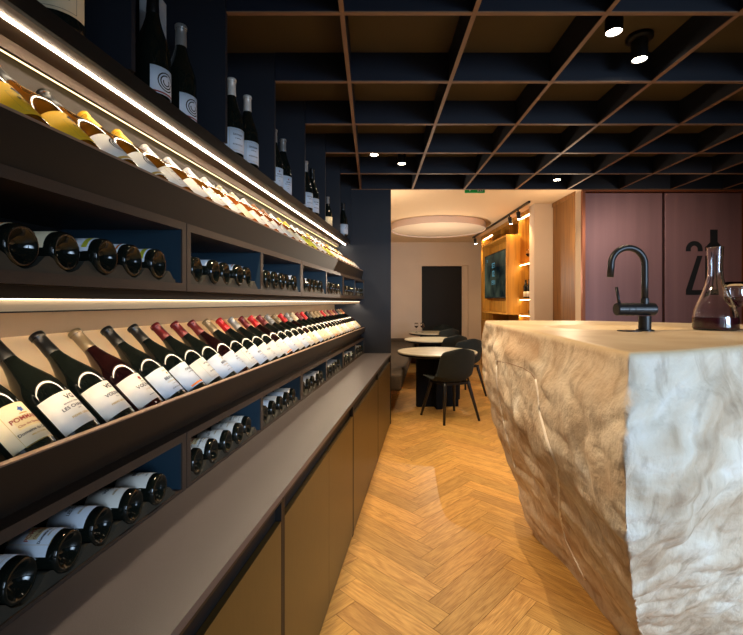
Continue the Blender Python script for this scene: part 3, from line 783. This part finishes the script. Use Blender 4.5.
def build_stone():
    T = resample(TOP, NSEG); Bo = resample(BOT, NSEG)
    MR = 190
    us = [0, .12, .25, .48, .66, .82, 1.0]; ts = [0, -.12, -.13, .16, .48, .74, 1.0]
    def tf(u):
        for a, b, c, d in zip(us, us[1:], ts, ts[1:]):
            if u <= b:
                f = (u-a)/(b-a); f = f*f*(3-2*f)*.5+f*.5; return c+(d-c)*f
        return 1
    bm = bmesh.new(); pol = bm.verts.layers.float.new('polish')
    cen = Vector((1.32, 1.95))
    rings = []
    def disp(p, nrm, k):
        q = p*1.0
        v = noise.noise(q*1.7+Vector((3, 1, 5)))*.050+noise.noise(q*4.1)*.022
        q2 = Vector((q.x*7+q.z*3, q.y*7-q.z*3, q.z*9))
        v += abs(noise.noise(q2))*.030-.008 + noise.noise(q*22)*.0045 + noise.noise(Vector((q.x*40, q.y*40, q.z*26)))*.0022
        return p+nrm*v*k
    for j in range(MR+1):
        u = j/MR; z = (TZ-.020)*(1-u)
        t = tf(u); ring = []
        k = min(1, u*14)*(1 if u < .93 else max(0.3, (1-u)/.07))
        for i in range(NSEG):
            P = T[i]*(1-t)+Bo[i]*t
            Pn = T[(i+1) % NSEG]*(1-t)+Bo[(i+1) % NSEG]*t; Pp = T[i-1]*(1-t)+Bo[i-1]*t
            tg = (Pn-Pp).normalized(); nr = Vector((tg.y, -tg.x, 0))
            if nr.dot(Vector((P.x-cen.x, P.y-cen.y, 0))) < 0: nr = -nr
            v3 = disp(Vector((P.x, P.y, z)), nr, k)
            v = bm.verts.new(v3); v[pol] = 0.0; ring.append(v)
        rings.append(ring)
    # top: chamfered edge and worked surface, with an oval basin
    bc = Vector((1.14, 2.06)); rx, ry = .30, .225
    toprings = []
    insets = [(.003, -.008), (.010, -.003), (.018, 0)]+[(None, f) for f in [x/70 for x in range(1, 70)]]
    for a, b_ in insets:
        ring = []
        for i in range(NSEG):
            P = T[i]
            dirc = (cen-P); ln = dirc.length
            wob = noise.noise(Vector((P.x*9, P.y*9, 2)))*.006
            if a is not None:
                q = P+dirc.normalized()*(a+max(0, wob)*min(1, a*60)); z = TZ+b_
            else:
                q = P+dirc.normalized()*(.018+max(0, wob))+dirc*(1-.018/ln)*b_*.998; z = TZ
            e = math.sqrt(((q.x-bc.x)/rx)**2+((q.y-bc.y)/ry)**2)
            if e < 1: z -= .05*(1-e**3.5)
            v = bm.verts.new((q.x, q.y, z)); v[pol] = 1.0 if a is None or a > .005 else .6; ring.append(v)
        toprings.append(ring)
    allr = rings[::-1]+toprings
    for A, B_ in zip(allr, allr[1:]):
        for i in range(NSEG):
            bm.faces.new((A[i], A[(i+1) % NSEG], B_[(i+1) % NSEG], B_[i]))
    cv = bm.verts.new((cen.x, cen.y, TZ)); cv[pol] = 1
    for i in range(NSEG): bm.faces.new((toprings[-1][i], toprings[-1][(i+1) % NSEG], cv))
    bm.faces.new(rings[-1][::-1])
    bvh = BVHTree.FromBMesh(bm)
    for v in bm.verts: v.co -= Vector((1.4, 2.1, 0))
    root = thing('stone_bar', 'massive rough hewn beige stone bar tapering to the floor', 'stone bar', (1.4, 2.1, 0))
    o = obj('stone_block', bm, M['stone'], root, smooth=True)
    return root, bvh
stone, bvh = build_stone()
# pale mineral veins running down the left flank of the block, laid on its surface
def on_stone(points):
    out = []
    for (x, y) in points:
        dv = Vector(((x-372.6)/F, 1, (302-y)/F)).normalized()
        h = bvh.ray_cast(Vector((0, 0, EYE)), dv)
        if h[0]: out.append(h[0]+h[1]*.0015)
    return out
def dense(pts, k=6):
    out = []
    for a, b in zip(pts, pts[1:]):
        for q in range(k): out.append((a[0]+(b[0]-a[0])*q/k, a[1]+(b[1]-a[1])*q/k))
    return out+[pts[-1]]
M['vein'] = mat('white_vein', lin(244, 236, 226), .7); M['veind'] = mat('brown_vein', lin(120, 72, 44), .8)
for pts, m, r in (([(536, 380), (538.5, 395), (540, 413), (547, 440), (557, 465), (559, 490), (560, 515), (566, 540), (578, 565), (585, 579)], 'vein', .0050),
               ([(496.5, 361), (497, 380), (500, 405), (506, 432), (512, 455), (515, 468)], 'vein', .0050),
               ([(496.5, 361), (508, 363), (523, 368), (531, 373), (536, 380)], 'veind', .0014)):
    P = [p-Vector((1.4, 2.1, 0)) for p in on_stone(dense(pts))]
    obj('mineral_vein', tube(bmesh.new(), P, r, 6), M[m], stone, smooth=True)

# ------------------------------------------------------------------ faucet
def faucet():
    t = thing('faucet', 'matt black high arc mixer tap on the stone bar beside its basin', 'tap', (1.13, 1.785, TZ))
    m = M['blackm']; bm = bmesh.new()
    lathe(bm, [(.001, 0), (.034, 0), (.034, .004), (.030, .006), (.0235, .007), (.0235, .062), (.001, .062)], 32); obj('base_column', bm, m, t, smooth=False)
    bm = bmesh.new(); tube(bm, [(-.120, 0, .090), (-.116, 0, .090), (-.030, 0, .090), (.036, 0, .090), (.040, 0, .090)], [.024, .0262, .0262, .0262, .024], 28); obj('mixer_body', bm, m, t)
    bm = bmesh.new()
    for xx in (-.052, -.078): tube(bm, [(xx-.001, 0, .090), (xx+.001, 0, .090)], .0268, 28)
    obj('body_ring', bm, M['black'], t)
    bm = bmesh.new(); tube(bm, [(-.108, -.004, .112), (-.112, -.004, .135), (-.120, -.004, .182)], [.0065, .006, .006], 12); obj('handle', bm, m, t, smooth=True)
    pts = [(0, 0, .112), (0, 0, .20), (0, 0, .262)]; R = .070
    for k_ in range(1, 25):
        a = PI*k_/24*1.03; pts.append((-R+R*math.cos(a), 0, .275+R*math.sin(a)))
    pts.append((pts[-1][0]-.004, 0, pts[-1][2]-.045))
    bm = bmesh.new(); tube(bm, pts, .0128, 20); obj('spout', bm, m, t, smooth=True)
    bm = bmesh.new(); tube(bm, [(0, 0, .112), (0, 0, .135)], .0155, 24); obj('collar', bm, m, t)
faucet()
bm = bmesh.new(); lathe(bm, [(.001, 0), (.045, 0), (.045, .003), (.001, .004)], 32)
o = obj('drain_cover', bm, M['blackm'], loc=(1.055, 1.765, TZ)); tag(o, 'small flat black disc lying on the stone bar, left of the tap base', 'disc')

# ------------------------------------------------------------------ decanter and wine glass
M['clear'] = mat('clear_glass', (1, 1, 1, 1), 0.0, trans=1.0, ior=1.45)
M['wine'] = mat('red_wine', (0.045, 0.004, 0.008, 1), .05, spec=.5)
def shell(prof_out, th):
    return prof_out + [(max(.0008, r-th), z) for r, z in prof_out[::-1]]
def decanter():
    t = thing('decanter', 'clear glass decanter with red wine on the stone bar, right of the tap', 'decanter', (1.462, 1.835, TZ+.001))
    out = [(.0008, 0), (.070, 0), (.079, .004), (.081, .012), (.0805, .045), (.076, .075), (.066, .110), (.050, .150), (.036, .190), (.0285, .225), (.0265, .26), (.0275, .31), (.0300, .350), (.0305, .353)]
    inn = [(.0283, .353), (.0277, .350), (.0253, .31), (.0243, .26), (.0263, .225), (.0335, .190), (.0475, .150), (.0635, .110), (.0735, .075), (.078, .045), (.0785, .014), (.074, .009), (.0008, .009)]
    obj('glass_vessel', lathe(bmesh.new(), out+inn, 64), M['clear'], t, smooth=True)
    wn = [(.0008, .0080), (.0745, .0080), (.0790, .0142), (.0785, .045), (.0775, .054), (.0008, .054)]
    obj('wine', lathe(bmesh.new(), wn, 64), M['wine'], t, smooth=False)
decanter()
def wine_glass(loc, label, sc=1.0, group=None):
    t = thing('wine_glass', label, 'wine glass', loc, 0, group); t.scale = (sc,)*3
    out = [(.0008, 0), (.034, 0), (.0355, .0012), (.030, .003), (.008, .006), (.004, .012), (.0032, .03), (.0032, .085), (.006, .094), (.022, .104), (.037, .122), (.0425, .145), (.040, .175), (.0355, .205)]
    inn = [(.0347, .205), (.0391, .175), (.0416, .145), (.0361, .1235), (.0215, .106), (.0008, .099)]
    obj('glass_body', lathe(bmesh.new(), out+inn, 40), M['clear'], t, smooth=True)
    obj('wine', lathe(bmesh.new(), [(.0008, .0980), (.0218, .1058), (.0364, .1233), (.0418, .141), (.0008, .141)], 40), M['wine'], t)
wine_glass((1.555, 1.84, TZ+.001), 'glass of red wine on the stone bar, cut by the right picture edge')

# ------------------------------------------------------------------ ceiling downlights
def downlight(x, y, label, tilt=.35, energy=26, length=.13):
    t = thing('downlight', label, 'ceiling lamp', (x, y, 2.859), 0, 'black cylinder spots in the coffered ceiling')
    bm = bmesh.new(); lathe(bm, [(.001, 0), (.066, 0), (.068, -.018), (.060, -.028), (.048, -.030), (.001, -.030)], 32); obj('ceiling_rose', bm, M['blackm'], t)
    bm = bmesh.new(); lathe(bm, [(.001, -.0305), (.040, -.0305), (.041, -.034), (.041, -length), (.036, -length), (.036, -length+.012), (.001, -length+.012)], 32); obj('cylinder', bm, M['blackm'], t)
    bm = bmesh.new(); lathe(bm, [(.001, -length+.0115), (.0355, -length+.0115), (.0355, -length+.004), (.001, -length+.001)], 24); obj('lens', bm, M['lamp'], t)
    l = light('spot_beam', 'SPOT', (x, y, 2.859-length-.006), energy, WARM, (x-.12, y+.15, 0), spot_size=math.radians(100), spot_blend=.7, shadow_soft_size=.03)
    return t
downlight(1.19, 2.12, 'lit black cylinder spot nearest the camera, half hidden by a ceiling fin', energy=16)
downlight(1.465, 2.36, 'lit black cylinder spot with its round ceiling rose in full view', energy=26)
downlight(.013, 3.89, 'small lit ceiling spot at left, the left one of the two above the lounge opening', energy=50)
downlight(.28, 4.14, 'small lit ceiling spot right of its neighbour above the lounge opening', energy=50)
downlight(1.74, 4.43, 'small lit ceiling spot above the narrow oak door', energy=40)
downlight(2.01, 4.69, 'small lit ceiling spot just left above the copper panels', energy=30)
# spots without fixtures, added to light the aisle, stone and copper panels
light('spot_beam', 'SPOT', (-.35, 1.6, 2.66), 90, WARM, (.75, 2.0, .25), spot_size=math.radians(105), spot_blend=.7, shadow_soft_size=.05)
light('spot_beam', 'SPOT', (.35, 2.8, 2.72), 90, WARM, (.35, 3.0, 0), spot_size=math.radians(95), spot_blend=.7, shadow_soft_size=.0)
light('spot_beam', 'SPOT', (3.15, 3.5, 2.45), 36, (1, .86, .74), (3.2, 4.95, 1.5), spot_size=math.radians(120), spot_blend=1.0, shadow_soft_size=.0)

# ------------------------------------------------------------------ lounge: tables, chairs, bench
def table(x, y, rot, label):
    t = thing('round_table', label, 'table', (x, y, 0), rot, 'round cafe tables in the lounge')
    R = .53
    bm = bmesh.new(); lathe(bm, [(.001, .722), (R-.004, .722), (R, .725), (R, .738), (R-.002, .740), (.001, .740)], 64); obj('tabletop', bm, M['tabletop'], t)
    bm = bmesh.new(); lathe(bm, [(.001, .690), (R-.03, .690), (R-.006, .700), (R-.001, .7215), (.001, .7215)], 64); obj('underframe', bm, M['blackm'], t)
    bm = B((-.28, .28, -.05, .05, 0, .689), (-.05, .05, -.20, -.0505, 0, .689), (-.05, .05, .0505, .20, 0, .689)); obj('pedestal', bm, M['pedestal'], t)
table(.87, 5.80, .06, 'round pale topped cafe table nearest the camera, black cross pedestal')
table(1.10, 7.65, .06, 'round pale topped cafe table, middle one of three in the lounge')
table(1.32, 9.35, .06, 'round pale topped cafe table at the back holding two wine glasses')
wine_glass((.95, 9.33, .742), 'tiny wine glass on the back table, the left of the pair', 1.0, 'wine glasses on the back table')
wine_glass((1.08, 9.36, .742), 'tiny wine glass on the back table, the right of the pair', 1.0, 'wine glasses on the back table')

def make_chair(label):
    t = thing('dining_chair', label, 'chair', (0, 0, 0), 0, 'dark shell chairs at the cafe tables')
    # path of the shell seen from the side: (y, z), +y is the front
    path = [(.245, .455), (.235, .472), (.15, .470), (.03, .458), (-.08, .455), (-.155, .472), (-.205, .520), (-.228, .60), (-.243, .70), (-.258, .80), (-.266, .865)]
    def sp(v):
        u = v*(len(path)-1); k_ = min(int(u), len(path)-2); f = u-k_
        P = [Vector(path[max(0, min(len(path)-1, k_+j))]) for j in (-1, 0, 1, 2)]
        return .5*((2*P[1])+(-P[0]+P[2])*f+(2*P[0]-5*P[1]+4*P[2]-P[3])*f*f+(-P[0]+3*P[1]-3*P[2]+P[3])*f**3)
    NU, NV = 24, 44
    outer = []
    for th in (0, .014):
        g = []
        for j in range(NV+1):
            v = j/NV; p = sp(v); pa = sp(max(0, v-.01)); pb = sp(min(1, v+.01)); tg = (pb-pa).normalized(); nr = Vector((tg.y, -tg.x)) # towards the sitter
            if nr.y < 0 and v < .4: nr = -nr
            nr = Vector((-tg.y, tg.x)) if False else Vector((tg.y, -tg.x))
            back = min(1, max(0, (v-.35)/.25))
            W = .235+.02*math.sin(v*PI)
            e = abs(2*v-1)
            w_ = W*(1-e**9)**.45 if e < 1 else 0.0
            w_ = max(w_, .10 if v < .5 else .085)
            row = []
            for i in range(NU+1):
                u = -1+2*i/NU
                lift = (abs(u)**2.4)*(.035*(1-back)+.12*back*(1-.45*max(0, (v-.6)/.4)))
                x = u*w_
                y = p.x+lift*back; z = p.y+lift*(1-back)*1.0+ (abs(u)**2.2)*.06*math.sin(back*PI)
                x += 0; y += nr.x*0 - (th if back > .5 else th*back*2)*1.0; z -= th*(1-back)
                if v > .9: z -= (abs(u)**3)*.03*(v-.9)*10
                row.append((x, y, z))
            g.append(row)
        outer.append(g)
    bm = bmesh.new()
    V = [[[bm.verts.new(q) for q in row] for row in g] for g in outer]
    for L_ in range(2):
        for j in range(NV):
            for i in range(NU): bm.faces.new((V[L_][j][i], V[L_][j][i+1], V[L_][j+1][i+1], V[L_][j+1][i]))
    for j in range(NV):
        for i in (0, NU): bm.faces.new((V[0][j][i], V[0][j+1][i], V[1][j+1][i], V[1][j][i]))
    for i in range(NU):
        for j in (0, NV): bm.faces.new((V[0][j][i], V[0][j][i+1], V[1][j][i+1], V[1][j][i]))
    obj('seat_shell', bm, M['chair'], t, smooth=True)
    bm = B((-.185, .185, .14, .165, .425, .452), (-.185, .185, -.165, -.14, .425, .452), (-.185, -.16, -.14, .14, .425, .452), (.16, .185, -.14, .14, .425, .452)); obj('seat_frame', bm, M['chairleg'], t)
    for sx in (-1, 1):
        for sy in (-1, 1):
            bm = bmesh.new(); tube(bm, [(sx*.168, sy*.150, .455), (sx*.172, sy*.158, .40), (sx*.245, sy*.255, 0)], [.021, .022, .0145], 14); obj('leg', bm, M['chairleg'], t, smooth=True)
    return t
chair0 = make_chair('dark green shell chair nearest the camera, its back towards us')
km = kidmap(chair0)
def place(o, x, y, rz): o.location = (x, y, 0); o.rotation_euler = (0, 0, rz)
spots = [(.93, 5.20, .42), (1.36, 6.52, .42), (1.28, 7.2, .42), (1.50, 8.92, .35), (1.62, 10.02, PI-.25)]
labs = [None, 'dark shell chair partly hidden behind the nearest chair, beside the stone bar', 'dark shell chair pulled up to the middle cafe table', 'black shell chair in front of the back table, overlapping the dark doorway', 'grey green shell chair at the far side of the back table, facing us']
for i, (x, y, rz) in enumerate(spots):
    o = chair0 if i == 0 else copy_tree(chair0, None, km)
    place(o, x, y, rz); o.scale = (1.0, 1.0, 1.0)
    if labs[i]: o['label'] = labs[i]

# banquette along the left wall and the back wall
org = Vector((WX(.7, 7.6), 7.6, 0))
t = thing('banquette', 'brown grey boucle bench running along the left and back walls of the lounge', 'bench', org)
bm = bmesh.new(); sbox(bm, .36, 1.10, 5.30, 9.80, .30, .50, org); bevel(bm, .03, 3); obj('seat_cushion', bm, M['fabric'], t, smooth=True)
bm = bmesh.new(); sbox(bm, .42, 1.08, 5.36, 9.80, .25, .30, org); sbox(bm, .58, 1.08, 5.5, 9.8, .0, .2499, org); obj('plinth', bm, M['oakd'], t)
bm = bmesh.new(); box(bm, WX(1.1, 9.82)-org.x, 1.12-org.x, 9.84+.01-org.y, 10.48-org.y, .28, .52); obj('back_seat', bevel(bm, .02, 2), M['fabric'], t)
bm = bmesh.new(); box(bm, WX(1.05, 9.82)-org.x, 1.10-org.x, 9.9+.01-org.y, 10.46-org.y, 0, .279); obj('back_plinth', bm, M['oakd'], t)

# ring shaped ceiling lamp in the lounge
t = thing('ceiling_drum', 'large round shallow drum lamp on the lounge ceiling', 'ceiling lamp', (1.235, 8.13, 2.8605))
bm = bmesh.new(); lathe(bm, [(.875, -.001), (.878, -.001), (.878, -.116), (.858, -.116), (.856, -.112), (.856, -.03), (.875, -.001)], 96); obj('rim', bm, mat('drum_rim', lin(226, 204, 190), .7), t, smooth=False)
bm = bmesh.new(); lathe(bm, [(.001, -.100), (.84, -.100), (.84, -.075), (.001, -.075)], 96); obj('diffuser', bm, mat('drum_diffuser', lin(220, 200, 176), .8, emit=(1, .80, .58, 1), emit_s=.02), t)  # faint glow added to the unlit drum
# added fill lights without fixtures that wash the lounge
light('lounge_fill', 'POINT', (.0, 5.6, 2.2), 22, (1.0, .84, .66), shadow_soft_size=.0)
light('lounge_fill', 'POINT', (1.2, 7.6, 1.8), 36, (1.0, .84, .66), shadow_soft_size=.0)
light('lounge_fill', 'POINT', (2.45, 5.35, 2.2), 14, (1.0, .78, .55), shadow_soft_size=.0)

# ------------------------------------------------------------------ oak shelving with television
def shelving():
    org = Vector((2.62, 8.1, 0))
    t = thing('oak_shelving', 'built in oak shelving wall with lit niches around the television', 'shelving', org)
    def O(*bs):
        return B(*[(a-org.x, b-org.x, c-org.y, d-org.y, e, f) for a, b, c, d, e, f in bs])
    X0, X1 = 2.44, 2.79
    obj('back_panel', O((2.77, X1, 6.6, 9.66, 0.0, 2.858)), M['oak'], t)
    obj('top_rail', O((X0, 2.769, 6.6, 9.66, 2.79, 2.857)), M['oak'], t)
    obj('lower_body', O((X0, 2.769, 6.6, 9.66, 0.0, 1.0)), M['oak'], t)
    for (a, b) in ((6.6, 6.63), (7.17, 7.21), (8.74, 8.77), (9.63, 9.66)):
        obj('upright', O((X0, 2.769, a, b, 1.0005, 2.7895)), M['oak'], t)
    for z in (1.20, 1.46, 2.03):
        obj('shelf', O((X0+.005, 2.769, 6.6305, 7.1695, z-.022, z)), M['oak'], t)
        obj('shelf', O((X0+.005, 2.769, 8.7705, 9.6295, z-.022+.05, z+.05)), M['oak'], t)
    obj('shelf', O((X0+.005, 2.769, 7.2105, 8.7395, 2.54, 2.565)), M['oak'], t)
    for y in (7.7, 8.2): obj('partition', O((X0+.01, 2.769, y, y+.02, 2.5655, 2.7895)), M['oak'], t)
    for z in (1.178, 1.438, 2.008):
        obj('led_strip', O((X0+.006, X0+.03, 6.64, 7.16, z-.006, z-.0005)), M['ledshelf'], t)
    obj('led_strip', O((X0+.03, X0+.06, 6.64, 7.16, 2.784, 2.7895)), M['ledshelf'], t)
    obj('led_strip', O((X0+.03, X0+.06, 8.78, 9.62, 2.784, 2.7895)), M['ledshelf'], t)
    # box around the television
    Y0, Y1, Z0, Z1 = 7.12, 8.66, 1.19, 2.52
    obj('television_surround', O((2.215, 2.439, Y0, Y0+.03, Z0, Z1), (2.215, 2.439, Y1-.03, Y1, Z0, Z1), (2.215, 2.439, Y0+.03, Y1-.03, Z1-.03, Z1), (2.215, 2.439, Y0+.03, Y1-.03, Z0, Z0+.03), (2.40, 2.439, Y0+.03, Y1-.03, Z0+.03, Z1-.03)), M['oak'], t)
shelving()
def tv_mat():
    m = bpy.data.materials.new('tv_picture'); m.use_nodes = True; nt = m.node_tree; nt.nodes.clear()
    tc = nt.nodes.new('ShaderNodeTexCoord'); n = nt.nodes.new('ShaderNodeTexNoise'); n.inputs['Scale'].default_value = 2.5; n.inputs['Detail'].default_value = 5
    nt.links.new(tc.outputs['Object'], n.inputs[0])
    r = nt.nodes.new('ShaderNodeValToRGB'); r.color_ramp.elements[0].color = lin(22, 34, 38); r.color_ramp.elements[1].color = lin(110, 122, 100)
    r.color_ramp.elements[0].position = .35; r.color_ramp.elements[1].position = .7
    nt.links.new(n.outputs['Fac'], r.inputs[0])
    e = nt.nodes.new('ShaderNodeEmission'); e.inputs[1].default_value = .32; nt.links.new(r.outputs[0], e.inputs[0])
    g = nt.nodes.new('ShaderNodeBsdfGlossy'); g.inputs['Roughness'].default_value = .1; g.inputs[0].default_value = (.04, .04, .04, 1)
    a = nt.nodes.new('ShaderNodeAddShader'); nt.links.new(e.outputs[0], a.inputs[0]); nt.links.new(g.outputs[0], a.inputs[1])
    o = nt.nodes.new('ShaderNodeOutputMaterial'); nt.links.new(a.outputs[0], o.inputs[0]); return m
t = thing('television', 'wall mounted television showing a dim landscape with a clock, inside the oak box', 'television', (2.335, 7.875, 1.47))
obj('bezel', bevel(B((-.10, .035, -.70, .70, 0, .83)), .006), M['black'], t)
sc_ = obj('screen', B((-.1025, -.1005, -.688, .688, .02, .815)), tv_mat(), t)
tmat = emis('screen_text', lin(120, 190, 210), .5)
for nm_, s_, size, yy, zz in (('weekday_text', 'SET', .13, .08, .56), ('day_text', '02', .16, .08, .40), ('clock_text', '19:01', .12, .08, .25), ('corner_text', '22', .07, .5, .70)):
    bm = bmesh.new()
    cu = bpy.data.curves.new('x', 'FONT'); cu.body = s_; cu.size = size; cu.align_x = 'CENTER'; cu.resolution_u = 2
    to = bpy.data.objects.new('x', cu); C.objects.link(to); bpy.context.view_layer.update()
    me = bpy.data.meshes.new_from_object(to.evaluated_get(bpy.context.evaluated_depsgraph_get()))
    bpy.data.objects.remove(to); bpy.data.curves.remove(cu)
    vs = [bm.verts.new((-.1032, yy-v.co.x, zz+v.co.y)) for v in me.vertices]
    for p in me.polygons: bm.faces.new([vs[i] for i in p.vertices])
    bpy.data.meshes.remove(me)
    obj(nm_, bm, tmat, sc_)
# things on the lit shelves
b_ = make_bottle('wine_bottle', 'bordeaux', 'glassdark', 'black', 'white', None, 'bottle', ((-1, -.3, 0), (0, 0, 1)), (2.50, 6.86, 1.4605), 'dark bottle on the middle lit oak shelf, nearer the cream pier')
b_ = make_bottle('wine_bottle', 'bordeaux', 'glassdark', 'black', 'cream', None, 'bottle', ((-1, -.3, 0), (0, 0, 1)), (2.49, 6.99, 1.4605), 'dark bottle on the middle lit oak shelf, nearer the television')
wine_glass((2.49, 6.87, 2.0305), 'clear stemmed glass alone on the top lit oak shelf')
b_ = make_bottle('wine_bottle', 'bordeaux', 'glassdark', 'bright red', 'white', None, 'bottle', ((0, 0, 1), (1, 0, 0)), (2.46, 6.76, 1.239), 'red capsuled bottle lying on the lowest lit oak shelf')
# track light
t = thing('track_light', 'black ceiling track with three small spots in front of the oak shelving', 'track light', (2.26, 7.95, 2.86))
obj('track', B((-.015, .015, -1.75, 1.75, -.03, -.0005)), M['blackm'], t)
for y in (6.68, 7.09, 9.5):
    bm = bmesh.new(); tube(bm, [(0, y-7.95, -.0305), (0, y-7.95, -.06)], .012, 10); lathe_ = tube(bm, [(0, y-7.95, -.06), (.02, y-7.95, -.17)], .032, 20); h = obj('spot_head', bm, M['blackm'], t)
    bm = bmesh.new(); tube(bm, [(.0203, y-7.95, -.1705), (.021, y-7.95, -.175)], .027, 20); obj('lens', bm, M['lamp'], h)
    light('track_lamp', 'SPOT', (2.285, y, 2.67), 22, (1.0, .66, .30), (2.75, y, 1.2), spot_size=math.radians(100), spot_blend=.8, shadow_soft_size=.02)
# exit sign hanging behind the last fin
t = thing('exit_sign', 'small green exit sign at the ceiling edge above the lounge opening', 'exit sign', (1.215, 5.12, 2.70))
obj('panel', B((-.118, .118, -.012, .012, 0, .12)), mat('sign_green', lin(8, 110, 40), .5, emit=lin(4, 120, 40), emit_s=.35), t)
bm = bmesh.new()
flat(bm, [(-.095, .060), (-.075, .060), (-.075, .085), (-.045, .085), (-.045, .060), (-.025, .060), (-.060, .012)], -.0125, .001)
obj('arrow', bm, M['lab white'], t)
bm = bmesh.new()
flat(bm, [(.03, .012), (.098, .012), (.098, .105), (.03, .105)], -.0125, .001); obj('doorway_pictogram', bm, M['lab white'], t)
bm = bmesh.new()
flat(bm, [(.046, .014), (.058, .014), (.068, .040), (.080, .014), (.090, .014), (.076, .058), (.086, .050), (.090, .056), (.074, .078), (.058, .074), (.046, .058), (.052, .054), (.062, .062), (.060, .040)], -.0137, .0008)
obj('running_figure', bm, mat('sign_green_dark', lin(8, 90, 34), .5), t)
t['group'] = ''
del t['group']
